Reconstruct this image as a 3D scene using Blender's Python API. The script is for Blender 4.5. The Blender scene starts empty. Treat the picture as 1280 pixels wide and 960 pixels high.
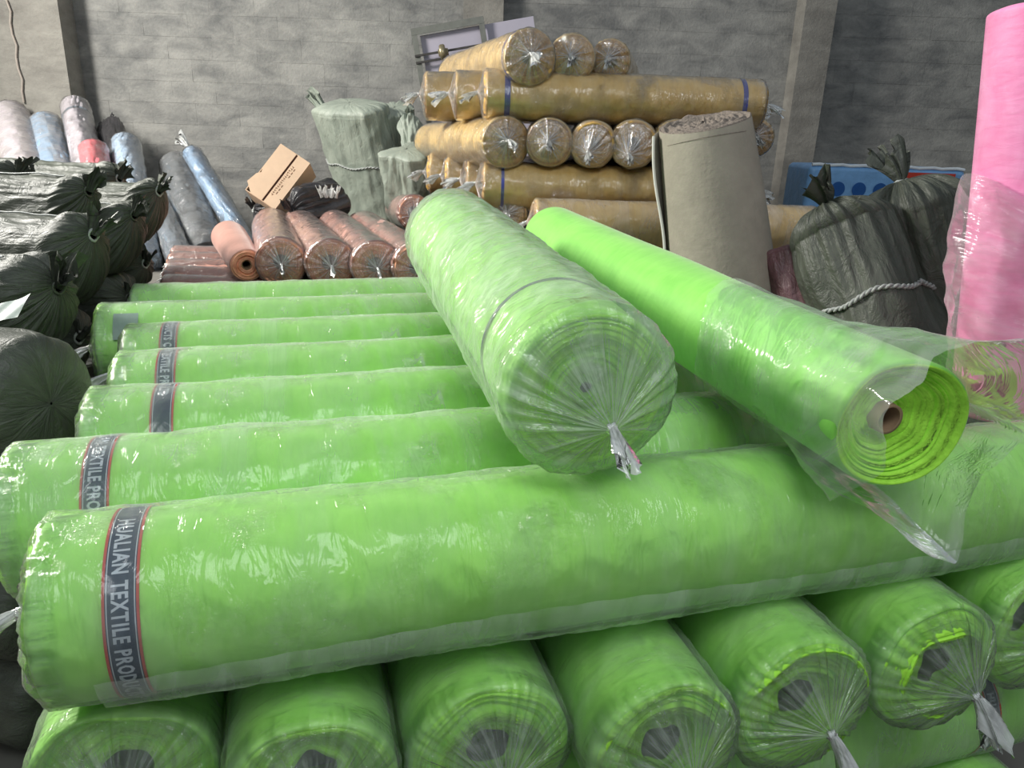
import bpy, math, random
import numpy as np
from mathutils import Vector, Matrix, Euler
PI = math.pi
R_ = math.radians
scene = bpy.context.scene
COL = scene.collection

# ------------------------------------------------------------------ camera
H = 2.13                                   # camera height above the floor
F = 950.0                                  # focal length in pixels of a 1280x960 frame
PITCH, ROLL = 19.0, 2.0
cd = bpy.data.cameras.new('camera'); cam = bpy.data.objects.new('camera', cd); COL.objects.link(cam)
cd.sensor_width = 36.0; cd.lens = 36.0 * F / 1280.0; cd.clip_start = 0.02
CR = Matrix.Rotation(R_(90 - PITCH), 3, 'X') @ Matrix.Rotation(R_(ROLL), 3, 'Z')
cam.matrix_world = Matrix.Translation((0, 0, H)) @ CR.to_4x4()
scene.camera = cam

# ------------------------------------------------------------------ light
w = bpy.data.worlds.new('world'); scene.world = w; w.use_nodes = True
bg = w.node_tree.nodes['Background']; bg.inputs[0].default_value = (0.80, 0.90, 1.0, 1); bg.inputs[1].default_value = 0.36

def area(name, loc, target, sx, sy, power, col):
    l = bpy.data.lights.new(name, 'AREA'); l.shape = 'RECTANGLE'; l.size = sx; l.size_y = sy
    l.energy = power; l.color = col
    o = bpy.data.objects.new(name, l); COL.objects.link(o); o.location = loc
    d = Vector(target) - Vector(loc); o.rotation_euler = d.to_track_quat('-Z', 'Y').to_euler()
    return o
area('doorway_daylight', (-6.0, 4.3, 4.6), (0.2, 3.4, 1.3), 1.9, 1.2, 670, (1.0, 0.965, 0.90))
area('fill_light', (0.6, -0.6, 4.9), (0.4, 2.0, 1.0), 3.0, 1.5, 85, (0.93, 0.97, 1.0))  # added fill lamp, no real fixture; brightens roll ends facing the camera

scene.view_settings.view_transform = 'Standard'
scene.view_settings.look = 'None'
scene.view_settings.exposure = 0.0
scene.view_settings.gamma = 1.0
scene.view_settings.use_curve_mapping = False
scene.cycles.transparent_max_bounces = 24
scene.cycles.max_bounces = 8

# ------------------------------------------------------------------ placing helpers
def ray(px, py):
    return CR @ Vector(((px - 640) / F, -(py - 480) / F, -1))
def at(px, py, Y):
    """world point seen at this place in the picture, Y metres in front of the camera"""
    d = ray(px, py); return Vector((0, 0, H)) + d * (Y / d.y)
def atz(px, py, z):
    d = ray(px, py); return Vector((0, 0, H)) + d * ((z - H) / d.z)
TH = R_(17)
U = Vector((math.cos(TH), math.sin(TH), 0)); V = Vector((-math.sin(TH), math.cos(TH), 0))
def pile(u, v, z):
    return U * u + V * v + Vector((0, 0, z + H))

# ------------------------------------------------------------------ object helpers
def tag(o, label=None, cat=None, group=None, kind=None):
    if label: o['label'] = label
    if cat: o['category'] = cat
    if group: o['group'] = group
    if kind: o['kind'] = kind
    return o
def thing(name, label, cat, M=None, group=None):
    o = bpy.data.objects.new(name, None); COL.objects.link(o); o.empty_display_size = 0.05
    if M is not None: o.matrix_world = M
    return tag(o, label, cat, group)
def link(name, me, mat=None, parent=None):
    o = bpy.data.objects.new(name, me); COL.objects.link(o)
    if mat: 
        me.materials.clear(); me.materials.append(mat)
    if parent: o.parent = parent
    return o
def mesh(name, verts, faces, smooth=False):
    me = bpy.data.meshes.new(name); me.from_pydata([tuple(v) for v in verts], [], faces); me.update()
    if smooth:
        me.polygons.foreach_set('use_smooth', [True] * len(me.polygons))
    return me
def box_data(c, s, M=None):
    x, y, z = s[0] / 2, s[1] / 2, s[2] / 2
    vs = [Vector((sx * x, sy * y, sz * z)) + Vector(c) for sx in (-1, 1) for sy in (-1, 1) for sz in (-1, 1)]
    if M is not None: vs = [M @ v for v in vs]
    fs = [(0, 1, 3, 2), (4, 6, 7, 5), (0, 4, 5, 1), (2, 3, 7, 6), (0, 2, 6, 4), (1, 5, 7, 3)]
    return vs, fs
def boxes(name, lst):
    V_, F_ = [], []
    for b in lst:
        vs, fs = box_data(*b); n = len(V_); V_ += vs; F_ += [tuple(i + n for i in f) for f in fs]
    return mesh(name, V_, F_)
def bevel(o, wd=0.005, seg=2):
    m = o.modifiers.new('bevel', 'BEVEL'); m.width = wd; m.segments = seg; m.limit_method = 'ANGLE'; return o
def grid(name, P, UV=None, close=True, attr=None, smooth=True, attr2=None):
    """P: (nv, nu, 3) array; rows along the length, columns round the axis"""
    nv, nu, _ = P.shape
    me = bpy.data.meshes.new(name)
    me.vertices.add(nv * nu); me.vertices.foreach_set('co', P.reshape(-1).astype(np.float32))
    cu = nu if close else nu - 1
    j, i = np.meshgrid(np.arange(nv - 1), np.arange(cu), indexing='ij')
    i2 = (i + 1) % nu
    q = np.stack([j * nu + i, j * nu + i2, (j + 1) * nu + i2, (j + 1) * nu + i], -1).reshape(-1, 4)
    n = len(q)
    me.loops.add(n * 4); me.loops.foreach_set('vertex_index', q.reshape(-1).astype(np.int32))
    me.polygons.add(n); me.polygons.foreach_set('loop_start', np.arange(n, dtype=np.int32) * 4)
    me.polygons.foreach_set('use_smooth', np.full(n, smooth))
    me.update(calc_edges=True)
    if UV is not None:
        # UV: (nv, nu+1, 2) so that the seam is clean
        lay = me.uv_layers.new(name='UVMap')
        uv = np.stack([UV[j, i], UV[j, i + 1], UV[j + 1, i + 1], UV[j + 1, i]], -2).reshape(-1)
        lay.data.foreach_set('uv', uv.astype(np.float32))
    if attr is not None:
        a = me.attributes.new('gather', 'FLOAT', 'POINT'); a.data.foreach_set('value', attr.reshape(-1).astype(np.float32))
    if attr2 is not None:
        a = me.attributes.new('centre', 'FLOAT', 'POINT'); a.data.foreach_set('value', attr2.reshape(-1).astype(np.float32))
    return me
def frame(A, B, up=Vector((0, 0, 1))):
    z = (Vector(B) - Vector(A)).normalized()
    if abs(z.dot(up)) > 0.98: up = Vector((0, -1, 0))
    x = (up - z * up.dot(z)).normalized(); y = z.cross(x)
    M = Matrix((x, y, z)).transposed().to_4x4(); M.translation = Vector(A)
    return M
def noise(TH_, S, rng, kmax=8, fs=6.0, n=10, ridged=False):
    """smooth noise, periodic round the roll (TH_) and free along it (S, metres)"""
    out = np.zeros(np.broadcast(TH_, S).shape)
    for _ in range(n):
        k = rng.integers(1, kmax + 1); f = rng.normal(0, fs); ph = rng.uniform(0, 2 * PI)
        c = np.cos(k * TH_ + f * S + ph)
        if ridged: c = 1 - 2 * np.abs(c)
        out += c / n ** 0.5
    return out

# ------------------------------------------------------------------ materials
MATS = {}
def nt(name):
    m = bpy.data.materials.new(name); m.use_nodes = True; t = m.node_tree
    for n in list(t.nodes): t.nodes.remove(n)
    out = t.nodes.new('ShaderNodeOutputMaterial'); return m, t, out
def N(t, typ, **kw):
    n = t.nodes.new(typ)
    for k, v in kw.items():
        if k.startswith('in_'):
            n.inputs[k[3:].replace('_', ' ')].default_value = v
        else: setattr(n, k, v)
    return n
def srgb(r, g, b):
    f = lambda c: (c / 255 / 12.92) if c / 255 <= 0.04045 else ((c / 255 + 0.055) / 1.055) ** 2.4
    return (f(r), f(g), f(b), 1)
def ramp(t, fac, p0, p1, c0=(0, 0, 0, 1), c1=(1, 1, 1, 1)):
    r = t.nodes.new('ShaderNodeValToRGB'); r.color_ramp.elements[0].position = p0; r.color_ramp.elements[1].position = p1
    r.color_ramp.elements[0].color = c0; r.color_ramp.elements[1].color = c1
    t.links.new(fac, r.inputs[0]); return r.outputs[0]
def mathn(t, op, a, b=None, clamp=False):
    n = t.nodes.new('ShaderNodeMath'); n.operation = op; n.use_clamp = clamp
    for i, v in enumerate((a, b)):
        if v is None: continue
        if isinstance(v, (int, float)): n.inputs[i].default_value = v
        else: t.links.new(v, n.inputs[i])
    return n.outputs[0]
def mixc(t, fac, a, b, mode='MIX'):
    n = t.nodes.new('ShaderNodeMix'); n.data_type = 'RGBA'; n.blend_type = mode
    for s, v in ((n.inputs['Factor'], fac), (n.inputs['A'], a), (n.inputs['B'], b)):
        if isinstance(v, (int, float)): s.default_value = v
        elif isinstance(v, tuple): s.default_value = v
        else: t.links.new(v, s)
    return n.outputs['Result']
def noisen(t, vec, scale, detail=3, rough=0.5, dist=0.0):
    n = N(t, 'ShaderNodeTexNoise'); n.inputs['Scale'].default_value = scale; n.inputs['Detail'].default_value = detail
    n.inputs['Roughness'].default_value = rough; n.inputs['Distortion'].default_value = dist
    if vec is not None: t.links.new(vec, n.inputs['Vector'])
    return n.outputs['Fac']
def mapping(t, vec, scale=(1, 1, 1), rot=(0, 0, 0)):
    m = N(t, 'ShaderNodeMapping'); m.inputs['Scale'].default_value = scale; m.inputs['Rotation'].default_value = rot
    t.links.new(vec, m.inputs['Vector']); return m.outputs[0]

def simple(name, col, rough=0.7, metal=0.0, var=0.15, scale=20, bump=0.2, bscale=60, uvmap=False, spec=0.4, dist=0.002):
    m, t, out = nt(name); b = N(t, 'ShaderNodeBsdfPrincipled'); t.links.new(b.outputs[0], out.inputs[0])
    tc = N(t, 'ShaderNodeTexCoord'); v = tc.outputs['UV' if uvmap else 'Object']
    n = noisen(t, v, scale, 4, 0.6)
    dark = tuple(c * (1 - var) for c in col[:3]) + (1,); lite = tuple(min(1, c * (1 + var)) for c in col[:3]) + (1,)
    t.links.new(ramp(t, n, 0.3, 0.7, dark, lite), b.inputs['Base Color'])
    b.inputs['Roughness'].default_value = rough; b.inputs['Metallic'].default_value = metal
    b.inputs['Specular IOR Level'].default_value = spec
    if bump:
        bm = N(t, 'ShaderNodeBump'); bm.inputs['Strength'].default_value = bump; bm.inputs['Distance'].default_value = dist
        t.links.new(noisen(t, v, bscale, 3, 0.6), bm.inputs['Height']); t.links.new(bm.outputs[0], b.inputs['Normal'])
    return m

def cloth(name, col, col2, rough=0.55, sheen=0.3, bump=0.5, sc=1.0, trans=0.0):
    """rolled cloth: soft blotches, fine creases running askew round the roll"""
    m, t, out = nt(name); b = N(t, 'ShaderNodeBsdfPrincipled')
    tc = N(t, 'ShaderNodeTexCoord'); uv = tc.outputs['UV']
    v1 = mapping(t, uv, (6 * sc, 3 * sc, 1), (0, 0, 0.5))
    v2 = mapping(t, uv, (9 * sc, 30 * sc, 1), (0, 0, 0.25))
    a = noisen(t, v1, 1.6, 4, 0.55, 0.6); c = noisen(t, v2, 1.3, 3, 0.5, 0.5)
    s = mathn(t, 'ADD', mathn(t, 'MULTIPLY', a, 0.65), mathn(t, 'MULTIPLY', c, 0.35))
    t.links.new(ramp(t, s, 0.36, 0.64, col, col2), b.inputs['Base Color'])
    b.inputs['Roughness'].default_value = rough; b.inputs['Sheen Weight'].default_value = sheen
    b.inputs['Specular IOR Level'].default_value = 0.35
    fine = noisen(t, mapping(t, uv, (400, 400, 1)), 1.0, 1, 0.5)
    hh = mathn(t, 'ADD', mathn(t, 'ADD', a, mathn(t, 'MULTIPLY', c, 0.5)), mathn(t, 'MULTIPLY', fine, 0.03))
    bm = N(t, 'ShaderNodeBump'); bm.inputs['Strength'].default_value = bump; bm.inputs['Distance'].default_value = 0.012
    t.links.new(hh, bm.inputs['Height']); t.links.new(bm.outputs[0], b.inputs['Normal'])
    if trans:
        tr = N(t, 'ShaderNodeBsdfTranslucent'); tr.inputs[0].default_value = col2
        mx = N(t, 'ShaderNodeMixShader'); mx.inputs[0].default_value = trans
        t.links.new(b.outputs[0], mx.inputs[1]); t.links.new(tr.outputs[0], mx.inputs[2]); t.links.new(mx.outputs[0], out.inputs[0])
    else: t.links.new(b.outputs[0], out.inputs[0])
    return m

def film(name, haze=0.10, tint=(1, 1, 1, 1), gloss=0.62, rough=0.13, edge=0.45, bump=0.8, sc=1.0, hazecol=(0.86, 0.92, 0.86, 1), star_w=0.42):
    """thin clear polythene: see-through, glossy creases, milky where it is seen edge on or gathered"""
    m, t, out = nt(name)
    tc = N(t, 'ShaderNodeTexCoord'); uv = tc.outputs['UV']
    at_ = N(t, 'ShaderNodeAttribute', attribute_name='gather'); g = at_.outputs['Fac']
    inv = mathn(t, 'SUBTRACT', 1.0, g, True)
    big = noisen(t, mapping(t, uv, (3.5 * sc, 7 * sc, 1), (0, 0, 0.5)), 1.2, 2, 0.5, 0.8)
    fold = noisen(t, mapping(t, uv, (5.0 * sc, 17 * sc, 1), (0, 0, 0.35)), 1.2, 3, 0.55, 1.2)
    soft = noisen(t, mapping(t, uv, (3.5 * sc, 10 * sc, 1), (0, 0, 0.45)), 1.0, 3, 0.5, 0.9)
    ridge = mathn(t, 'SUBTRACT', 1.0, mathn(t, 'MULTIPLY', mathn(t, 'ABSOLUTE', mathn(t, 'SUBTRACT', fold, 0.5)), 9.0), True)
    crink = noisen(t, mapping(t, uv, (40 * sc, 26 * sc, 1), (0, 0, -0.4)), 1.4, 3, 0.6, 2.2)
    cr2 = mathn(t, 'SUBTRACT', 1.0, mathn(t, 'MULTIPLY', mathn(t, 'ABSOLUTE', mathn(t, 'SUBTRACT', crink, 0.5)), 7.0), True)
    some = ramp(t, noisen(t, mapping(t, uv, (5, 5, 1)), 1.0, 2, 0.5), 0.50, 0.66)
    rad = noisen(t, mapping(t, uv, (70, 7, 1)), 1.0, 3, 0.6, 0.35)
    hb = mathn(t, 'ADD', mathn(t, 'MULTIPLY', big, 1.0), mathn(t, 'MULTIPLY', ridge, 0.20))
    hb = mathn(t, 'ADD', hb, mathn(t, 'MULTIPLY', mathn(t, 'MULTIPLY', cr2, some), 0.34))
    hb = mathn(t, 'MULTIPLY', hb, mathn(t, 'SUBTRACT', 1.0, mathn(t, 'MULTIPLY', g, 0.6)))
    h = mathn(t, 'ADD', hb, mathn(t, 'MULTIPLY', mathn(t, 'MULTIPLY', rad, 1.3), g))
    bm = N(t, 'ShaderNodeBump'); bm.inputs['Strength'].default_value = bump; bm.inputs['Distance'].default_value = 0.010
    t.links.new(h, bm.inputs['Height'])
    gl = N(t, 'ShaderNodeBsdfGlossy'); gl.inputs['Roughness'].default_value = rough; gl.inputs[0].default_value = (1, 1, 1, 1)
    t.links.new(bm.outputs[0], gl.inputs['Normal'])
    df = N(t, 'ShaderNodeBsdfDiffuse'); df.inputs[0].default_value = hazecol
    tl = N(t, 'ShaderNodeBsdfTranslucent'); tl.inputs[0].default_value = hazecol
    dm = N(t, 'ShaderNodeMixShader'); dm.inputs[0].default_value = 0.45
    t.links.new(df.outputs[0], dm.inputs[1]); t.links.new(tl.outputs[0], dm.inputs[2])
    tp = N(t, 'ShaderNodeBsdfTransparent'); tp.inputs[0].default_value = tint
    lw = N(t, 'ShaderNodeLayerWeight'); lw.inputs['Blend'].default_value = 0.30
    f2 = mathn(t, 'POWER', lw.outputs['Facing'], 2.6)
    hz = mathn(t, 'MULTIPLY', ramp(t, soft, 0.30, 0.72), haze * 1.5)
    hz = mathn(t, 'ADD', hz, haze * 0.35)
    hz = mathn(t, 'ADD', hz, mathn(t, 'MULTIPLY', f2, edge))
    hz = mathn(t, 'ADD', hz, mathn(t, 'MULTIPLY', mathn(t, 'MULTIPLY', ridge, some), haze * 0.8))
    hz = mathn(t, 'ADD', hz, mathn(t, 'MULTIPLY', ramp(t, rad, 0.52, 0.74), mathn(t, 'MULTIPLY', g, 0.16)), True)
    ac = N(t, 'ShaderNodeAttribute', attribute_name='centre')
    star = mathn(t, 'MULTIPLY', mathn(t, 'POWER', ac.outputs['Fac'], 1.8), ramp(t, rad, 0.42, 0.60))
    hz = mathn(t, 'ADD', hz, mathn(t, 'MULTIPLY', star, star_w), True)
    m1 = N(t, 'ShaderNodeMixShader'); t.links.new(hz, m1.inputs[0]); t.links.new(tp.outputs[0], m1.inputs[1]); t.links.new(dm.outputs[0], m1.inputs[2])
    fr = N(t, 'ShaderNodeFresnel'); fr.inputs['IOR'].default_value = 1.45; t.links.new(bm.outputs[0], fr.inputs['Normal'])
    ff = mathn(t, 'MULTIPLY', mathn(t, 'ADD', fr.outputs[0], 0.01), mathn(t, 'MULTIPLY', mathn(t, 'ADD', 1.0, mathn(t, 'MULTIPLY', g, 1.6)), gloss), True)
    m2 = N(t, 'ShaderNodeMixShader'); t.links.new(ff, m2.inputs[0]); t.links.new(m1.outputs[0], m2.inputs[1]); t.links.new(gl.outputs[0], m2.inputs[2])
    t.links.new(m2.outputs[0], out.inputs[0])
    return m

def woven(name, col, col2, rough=0.42, bump=0.8):
    """woven polypropylene sacking"""
    m, t, out = nt(name); b = N(t, 'ShaderNodeBsdfPrincipled'); t.links.new(b.outputs[0], out.inputs[0])
    tc = N(t, 'ShaderNodeTexCoord'); uv = tc.outputs['UV']
    at_ = N(t, 'ShaderNodeAttribute', attribute_name='gather'); g = at_.outputs['Fac']
    n = noisen(t, mapping(t, uv, (3, 2, 1)), 2.0, 5, 0.6, 0.8)
    t.links.new(ramp(t, n, 0.3, 0.7, col, col2), b.inputs['Base Color'])
    b.inputs['Roughness'].default_value = rough; b.inputs['Specular IOR Level'].default_value = 0.5
    crum = noisen(t, mapping(t, uv, (9, 5, 1), (0, 0, 0.4)), 1.5, 5, 0.6, 1.0)
    rad = noisen(t, mapping(t, uv, (34, 4, 1)), 1.0, 3, 0.6, 0.3)
    fine = noisen(t, mapping(t, uv, (350, 350, 1)), 1.0, 0)
    h = mathn(t, 'ADD', mathn(t, 'MULTIPLY', crum, 1.0), mathn(t, 'MULTIPLY', mathn(t, 'MULTIPLY', rad, 1.8), g))
    h = mathn(t, 'ADD', h, mathn(t, 'MULTIPLY', fine, 0.03))
    bm = N(t, 'ShaderNodeBump'); bm.inputs['Strength'].default_value = bump; bm.inputs['Distance'].default_value = 0.02
    t.links.new(h, bm.inputs['Height']); t.links.new(bm.outputs[0], b.inputs['Normal'])
    return m

def masonry(name, light, dark):
    """grey brickwork smeared over with mortar"""
    m, t, out = nt(name); b = N(t, 'ShaderNodeBsdfPrincipled'); t.links.new(b.outputs[0], out.inputs[0])
    ge = N(t, 'ShaderNodeNewGeometry'); p = ge.outputs['Position']; oi = N(t, 'ShaderNodeObjectInfo')
    a = noisen(t, mapping(t, p, (1, 1, 1.3)), 0.9, 5, 0.6, 0.5)
    c = noisen(t, mapping(t, p, (3.4, 3, 7.5)), 1.0, 4, 0.6, 0.5)
    e = noisen(t, p, 40, 4, 0.7)
    s = mathn(t, 'ADD', mathn(t, 'MULTIPLY', a, 0.5), mathn(t, 'MULTIPLY', c, 0.46))
    s = mathn(t, 'ADD', s, mathn(t, 'MULTIPLY', mathn(t, 'SUBTRACT', oi.outputs['Random'], 0.5), 0.05))
    s = mathn(t, 'ADD', s, mathn(t, 'MULTIPLY', mathn(t, 'SUBTRACT', e, 0.5), 0.12))
    t.links.new(ramp(t, s, 0.36, 0.60, dark, light), b.inputs['Base Color'])
    b.inputs['Roughness'].default_value = 0.92
    bm = N(t, 'ShaderNodeBump'); bm.inputs['Strength'].default_value = 0.6; bm.inputs['Distance'].default_value = 0.01
    t.links.new(mathn(t, 'ADD', e, c), bm.inputs['Height']); t.links.new(bm.outputs[0], b.inputs['Normal'])
    return m

M_green = cloth('green_cloth', (0.33, 0.73, 0.115, 1), (0.42, 0.84, 0.16, 1), bump=0.25)
M_green_bare = cloth('bare_green_cloth', (0.23, 0.66, 0.085, 1), (0.31, 0.77, 0.12, 1), bump=0.25)
M_green_end = simple('green_cloth_edges', (0.42, 0.92, 0.07, 1), 0.7, var=0.15, scale=45, bump=0.7, bscale=90, dist=0.004)
M_gold = cloth('gold_cloth', srgb(216, 184, 108), srgb(234, 206, 138), bump=0.4)
M_gold_end = simple('gold_cloth_edges', srgb(214, 172, 96), 0.7, var=0.3, scale=40, bump=0.7, bscale=90, dist=0.004)
M_salmon = cloth('salmon_cloth', srgb(180, 130, 114), srgb(196, 146, 130), bump=0.3)
M_salmon_end = simple('salmon_cloth_edges', srgb(255, 172, 138), 0.7, var=0.25, scale=40, bump=0.6, bscale=80, dist=0.004)
M_blue = cloth('blue_cloth', srgb(120, 150, 178), srgb(150, 176, 200), bump=0.3)
M_paleblue = cloth('pale_blue_cloth', srgb(150, 170, 190), srgb(170, 188, 204), bump=0.2)
M_white = cloth('white_cloth', srgb(176, 170, 176), srgb(200, 192, 198), bump=0.3)
M_grey = cloth('grey_cloth', srgb(84, 90, 94), srgb(104, 110, 114), bump=0.4)
M_slate = cloth('slate_cloth', srgb(86, 100, 112), srgb(108, 122, 134), bump=0.4)
M_pinkish = simple('coral_cloth', srgb(232, 120, 128), 0.7, var=0.15, bump=0.3)
M_pink = cloth('pink_cloth', srgb(240, 132, 182), srgb(250, 162, 206), bump=0.3)
M_palepink = cloth('pale_pink_cloth', srgb(226, 176, 176), srgb(240, 200, 196), bump=0.5)
M_maroon = woven('maroon_sacking', srgb(92, 60, 66), srgb(116, 80, 84))
M_film = film('clear_film', 0.12)
M_film_hazy = film('milky_film', 0.22, edge=0.5)
M_film_old = film('dusty_film', 0.26, edge=0.4, gloss=0.8, star_w=0.8, hazecol=(0.80, 0.76, 0.72, 1))
M_film_far = film('clear_film_far', 0.08, edge=0.3, gloss=1.6, sc=1.4, star_w=0.95, hazecol=(0.9, 0.88, 0.86, 1))
M_film_loose = film('loose_film', 0.16, edge=0.5, gloss=0.7, bump=0.5, hazecol=(0.92, 0.93, 0.92, 1))
M_knot = film('gathered_film', 0.8, edge=0.4, gloss=0.9, rough=0.15, bump=1.0, hazecol=(0.93, 0.95, 0.93, 1))
M_core = simple('cardboard_core', srgb(150, 124, 96), 0.85, var=0.1, scale=30)
M_hole = simple('core_inside', srgb(92, 84, 72), 0.9)
M_navy = simple('band_navy', srgb(34, 56, 78), 0.6, var=0.12, scale=80, bump=0.2, bscale=300, dist=0.0006)
M_red = simple('band_red', srgb(196, 70, 60), 0.6, var=0.1, bump=0)
M_letter = simple('band_letters', srgb(196, 204, 210), 0.6, var=0.04, bump=0)
M_blueprint = simple('blue_print', srgb(70, 78, 160), 0.6, var=0.1, bump=0)
M_sack = woven('grey_green_sacking', srgb(58, 63, 54), srgb(84, 89, 78), 0.5)
M_sack_pale = woven('pale_grey_green_sacking', srgb(140, 150, 138), srgb(166, 174, 160), 0.5, 0.6)
M_cord = simple('nylon_cord', srgb(168, 172, 168), 0.35, var=0.3, scale=120, bump=0.6, bscale=300)
M_canvas = simple('raw_canvas', srgb(154, 148, 134), 0.92, var=0.12, scale=7, bump=0.5, bscale=30, dist=0.006)
M_canvas_edge = simple('canvas_edge', srgb(132, 122, 112), 0.95, var=0.4, scale=90, bump=1.0, bscale=120, dist=0.006)
M_selvage = simple('canvas_selvage', srgb(214, 214, 206), 0.85, var=0.05)
M_wall = masonry('parged_brick', srgb(162, 161, 156), srgb(110, 111, 110))
M_pillar = masonry('pillar_concrete', srgb(156, 153, 145), srgb(122, 119, 113))
M_concrete = simple('floor_concrete', srgb(110, 108, 102), 0.9, var=0.2, scale=3, bump=0.3, bscale=30)
M_board = simple('lilac_board', srgb(176, 172, 186), 0.55, var=0.04, scale=3, bump=0.1)
M_steel = simple('grey_steel', srgb(116, 118, 112), 0.5, metal=0.3, var=0.15, scale=12)
M_rail = simple('dark_rail', srgb(70, 68, 66), 0.5, metal=0.4, var=0.2)
M_brass = simple('worn_brass', srgb(176, 164, 132), 0.35, metal=0.8, var=0.2)
M_card = simple('box_cardboard', srgb(214, 186, 158), 0.85, var=0.07, scale=6, bump=0.15)
M_card_dark = simple('box_print', srgb(120, 88, 66), 0.85, var=0.1)
M_gap_shade = simple('gap_shade', srgb(74, 46, 34), 0.8)
M_dark = woven('black_plastic', srgb(46, 46, 48), srgb(70, 68, 70), 0.25)
M_tarp = simple('blue_tarpaulin', srgb(120, 168, 216), 0.35, var=0.12, scale=9, bump=0.6, bscale=20, dist=0.01)
M_tarp_red = simple('red_print', srgb(196, 66, 52), 0.4, var=0.1)
M_tarp_blue = simple('dark_blue_print', srgb(30, 84, 150), 0.4, var=0.1)
M_tarp_white = simple('white_welt', srgb(214, 222, 228), 0.4, var=0.1)
M_sticker = simple('paper_sticker', srgb(136, 156, 146), 0.45, var=0.1)
M_cable = simple('grey_cable', srgb(170, 160, 150), 0.7)

# ------------------------------------------------------------------ the setting
WALLY = 8.0
def struct(name, me, mat):
    o = link(name, me, mat); o['kind'] = 'structure'; return o
struct('floor', boxes('floor', [((0, 3.4, -0.05), (16, 11, 0.1))]), M_concrete)
PLAT = 0.93
struct('floor_platform', boxes('floor_platform', [((2.55, 6.15, PLAT / 2), (8.7, 3.7, PLAT)), ((-4.35, 6.5, PLAT / 2), (5.1, 3.0, PLAT))]), M_concrete)
wall = struct('wall_back', boxes('wall_back', [((0, WALLY + 0.0705, 2.4), (15, 0.2, 4.8))]), M_wall)
struct('wall_left', boxes('wall_left', [((-7.2, 3.4, 0.8), (0.2, 9.4, 1.6)), ((-7.2, 3.4, 5.5), (0.2, 9.4, 0.5)), ((-7.2, 0.2, 3.4), (0.2, 2.8, 4)), ((-7.2, 6.8, 3.4), (0.2, 2.4, 4))]), M_wall)
struct('wall_right', boxes('wall_right', [((7.4, 3.4, 2.4), (0.2, 9.4, 4.8))]), M_wall)
struct('wall_rear_unseen', boxes('wall_rear_unseen', [((-5.0, -1.7, 2.4), (5, 0.2, 4.8)), ((5.4, -1.7, 2.4), (4.2, 0.2, 4.8)), ((0.4, -1.7, 4.5), (5.8, 0.2, 0.6))]), M_wall)  # unseen wall added to cut ambient light; its opening lets frontal light in
# bricks of the back wall: courses of long bricks, slightly uneven, thin mortar joints
random.seed(4)
bw, bh = 0.43, 0.20
brick_mesh = []
for k in range(6):
    me = boxes('brick', [((0, 0, 0), (bw - 0.0015, 0.05, bh - 0.0015))]); brick_mesh.append(me)
    rr = random.Random(k)
    for v in me.vertices:
        v.co.x += rr.uniform(-0.0015, 0.0015); v.co.z += rr.uniform(-0.0015, 0.0015)
rest = []
cnt = 0
def brick_ok(x, z): return -5.2 < x < 5.3 and 1.55 < z < 3.75
for r in range(0, 24):
    z = bh * (r + 0.5)
    for c in range(-16, 17):
        x = c * bw + (bw / 2 if r % 2 else 0)
        y = WALLY - 0.008 + random.uniform(0, 0.0015)
        if brick_ok(x, z) and cnt < 300:
            cnt += 1
            o = link('brick', brick_mesh[cnt % 6], M_wall, wall) if cnt > 6 else link('brick', brick_mesh[cnt % 6], M_wall, wall)
            o.location = (x, y, z)
        else: rest.append(((x, y, z), (bw - 0.0015, 0.05, bh - 0.0015)))
o = link('brickwork', boxes('brickwork', rest), M_wall, wall); o['kind'] = 'stuff'
def pillar(name, xl, xr, proud=0.27):
    return struct(name, boxes(name, [(((xl + xr) / 2, WALLY - proud / 2 - 0.02, 2.4), (xr - xl, proud, 4.8))]), M_pillar)
yf = WALLY - 0.29
pl = at(80, 60, yf).x
pillar('trim_1', pl - 0.75, pl)
pillar('trim_2', at(578, 10, yf).x, at(629, 10, yf).x, 0.14)
pillar('trim_3', at(994, 100, yf).x, at(1032, 100, yf).x)
# loose cable down the left pillar
def tube(name, pts, r, mat, parent=None, seg=6, rfun=None):
    pts = [Vector(p) for p in pts]; n = len(pts); P = np.zeros((n, seg, 3))
    prev = None
    for i, p in enumerate(pts):
        d = (pts[min(i + 1, n - 1)] - pts[max(i - 1, 0)]).normalized()
        if prev is None: a = Vector((0, 0, 1)) if abs(d.z) < 0.9 else Vector((1, 0, 0))
        else: a = prev
        x = (a - d * a.dot(d)).normalized(); prev = x; y = d.cross(x)
        rr = r if rfun is None else r * rfun(i / (n - 1))
        for j in range(seg):
            t_ = 2 * PI * j / seg; P[i, j] = p + (x * math.cos(t_) + y * math.sin(t_)) * rr
    return link(name, grid(name, P), mat, parent)
cp = [at(8 + 22 * (i / 9) + (3 if i % 3 == 1 else 0), 0 + 128 * i / 9, yf - 0.012) for i in range(10)]
cp = [p + Vector((0, 0, 0)) for p in cp]
tag(tube('wall_cable', cp, 0.011, M_cable), 'thin pale cable hanging down the left wall pillar', 'cable')

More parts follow.
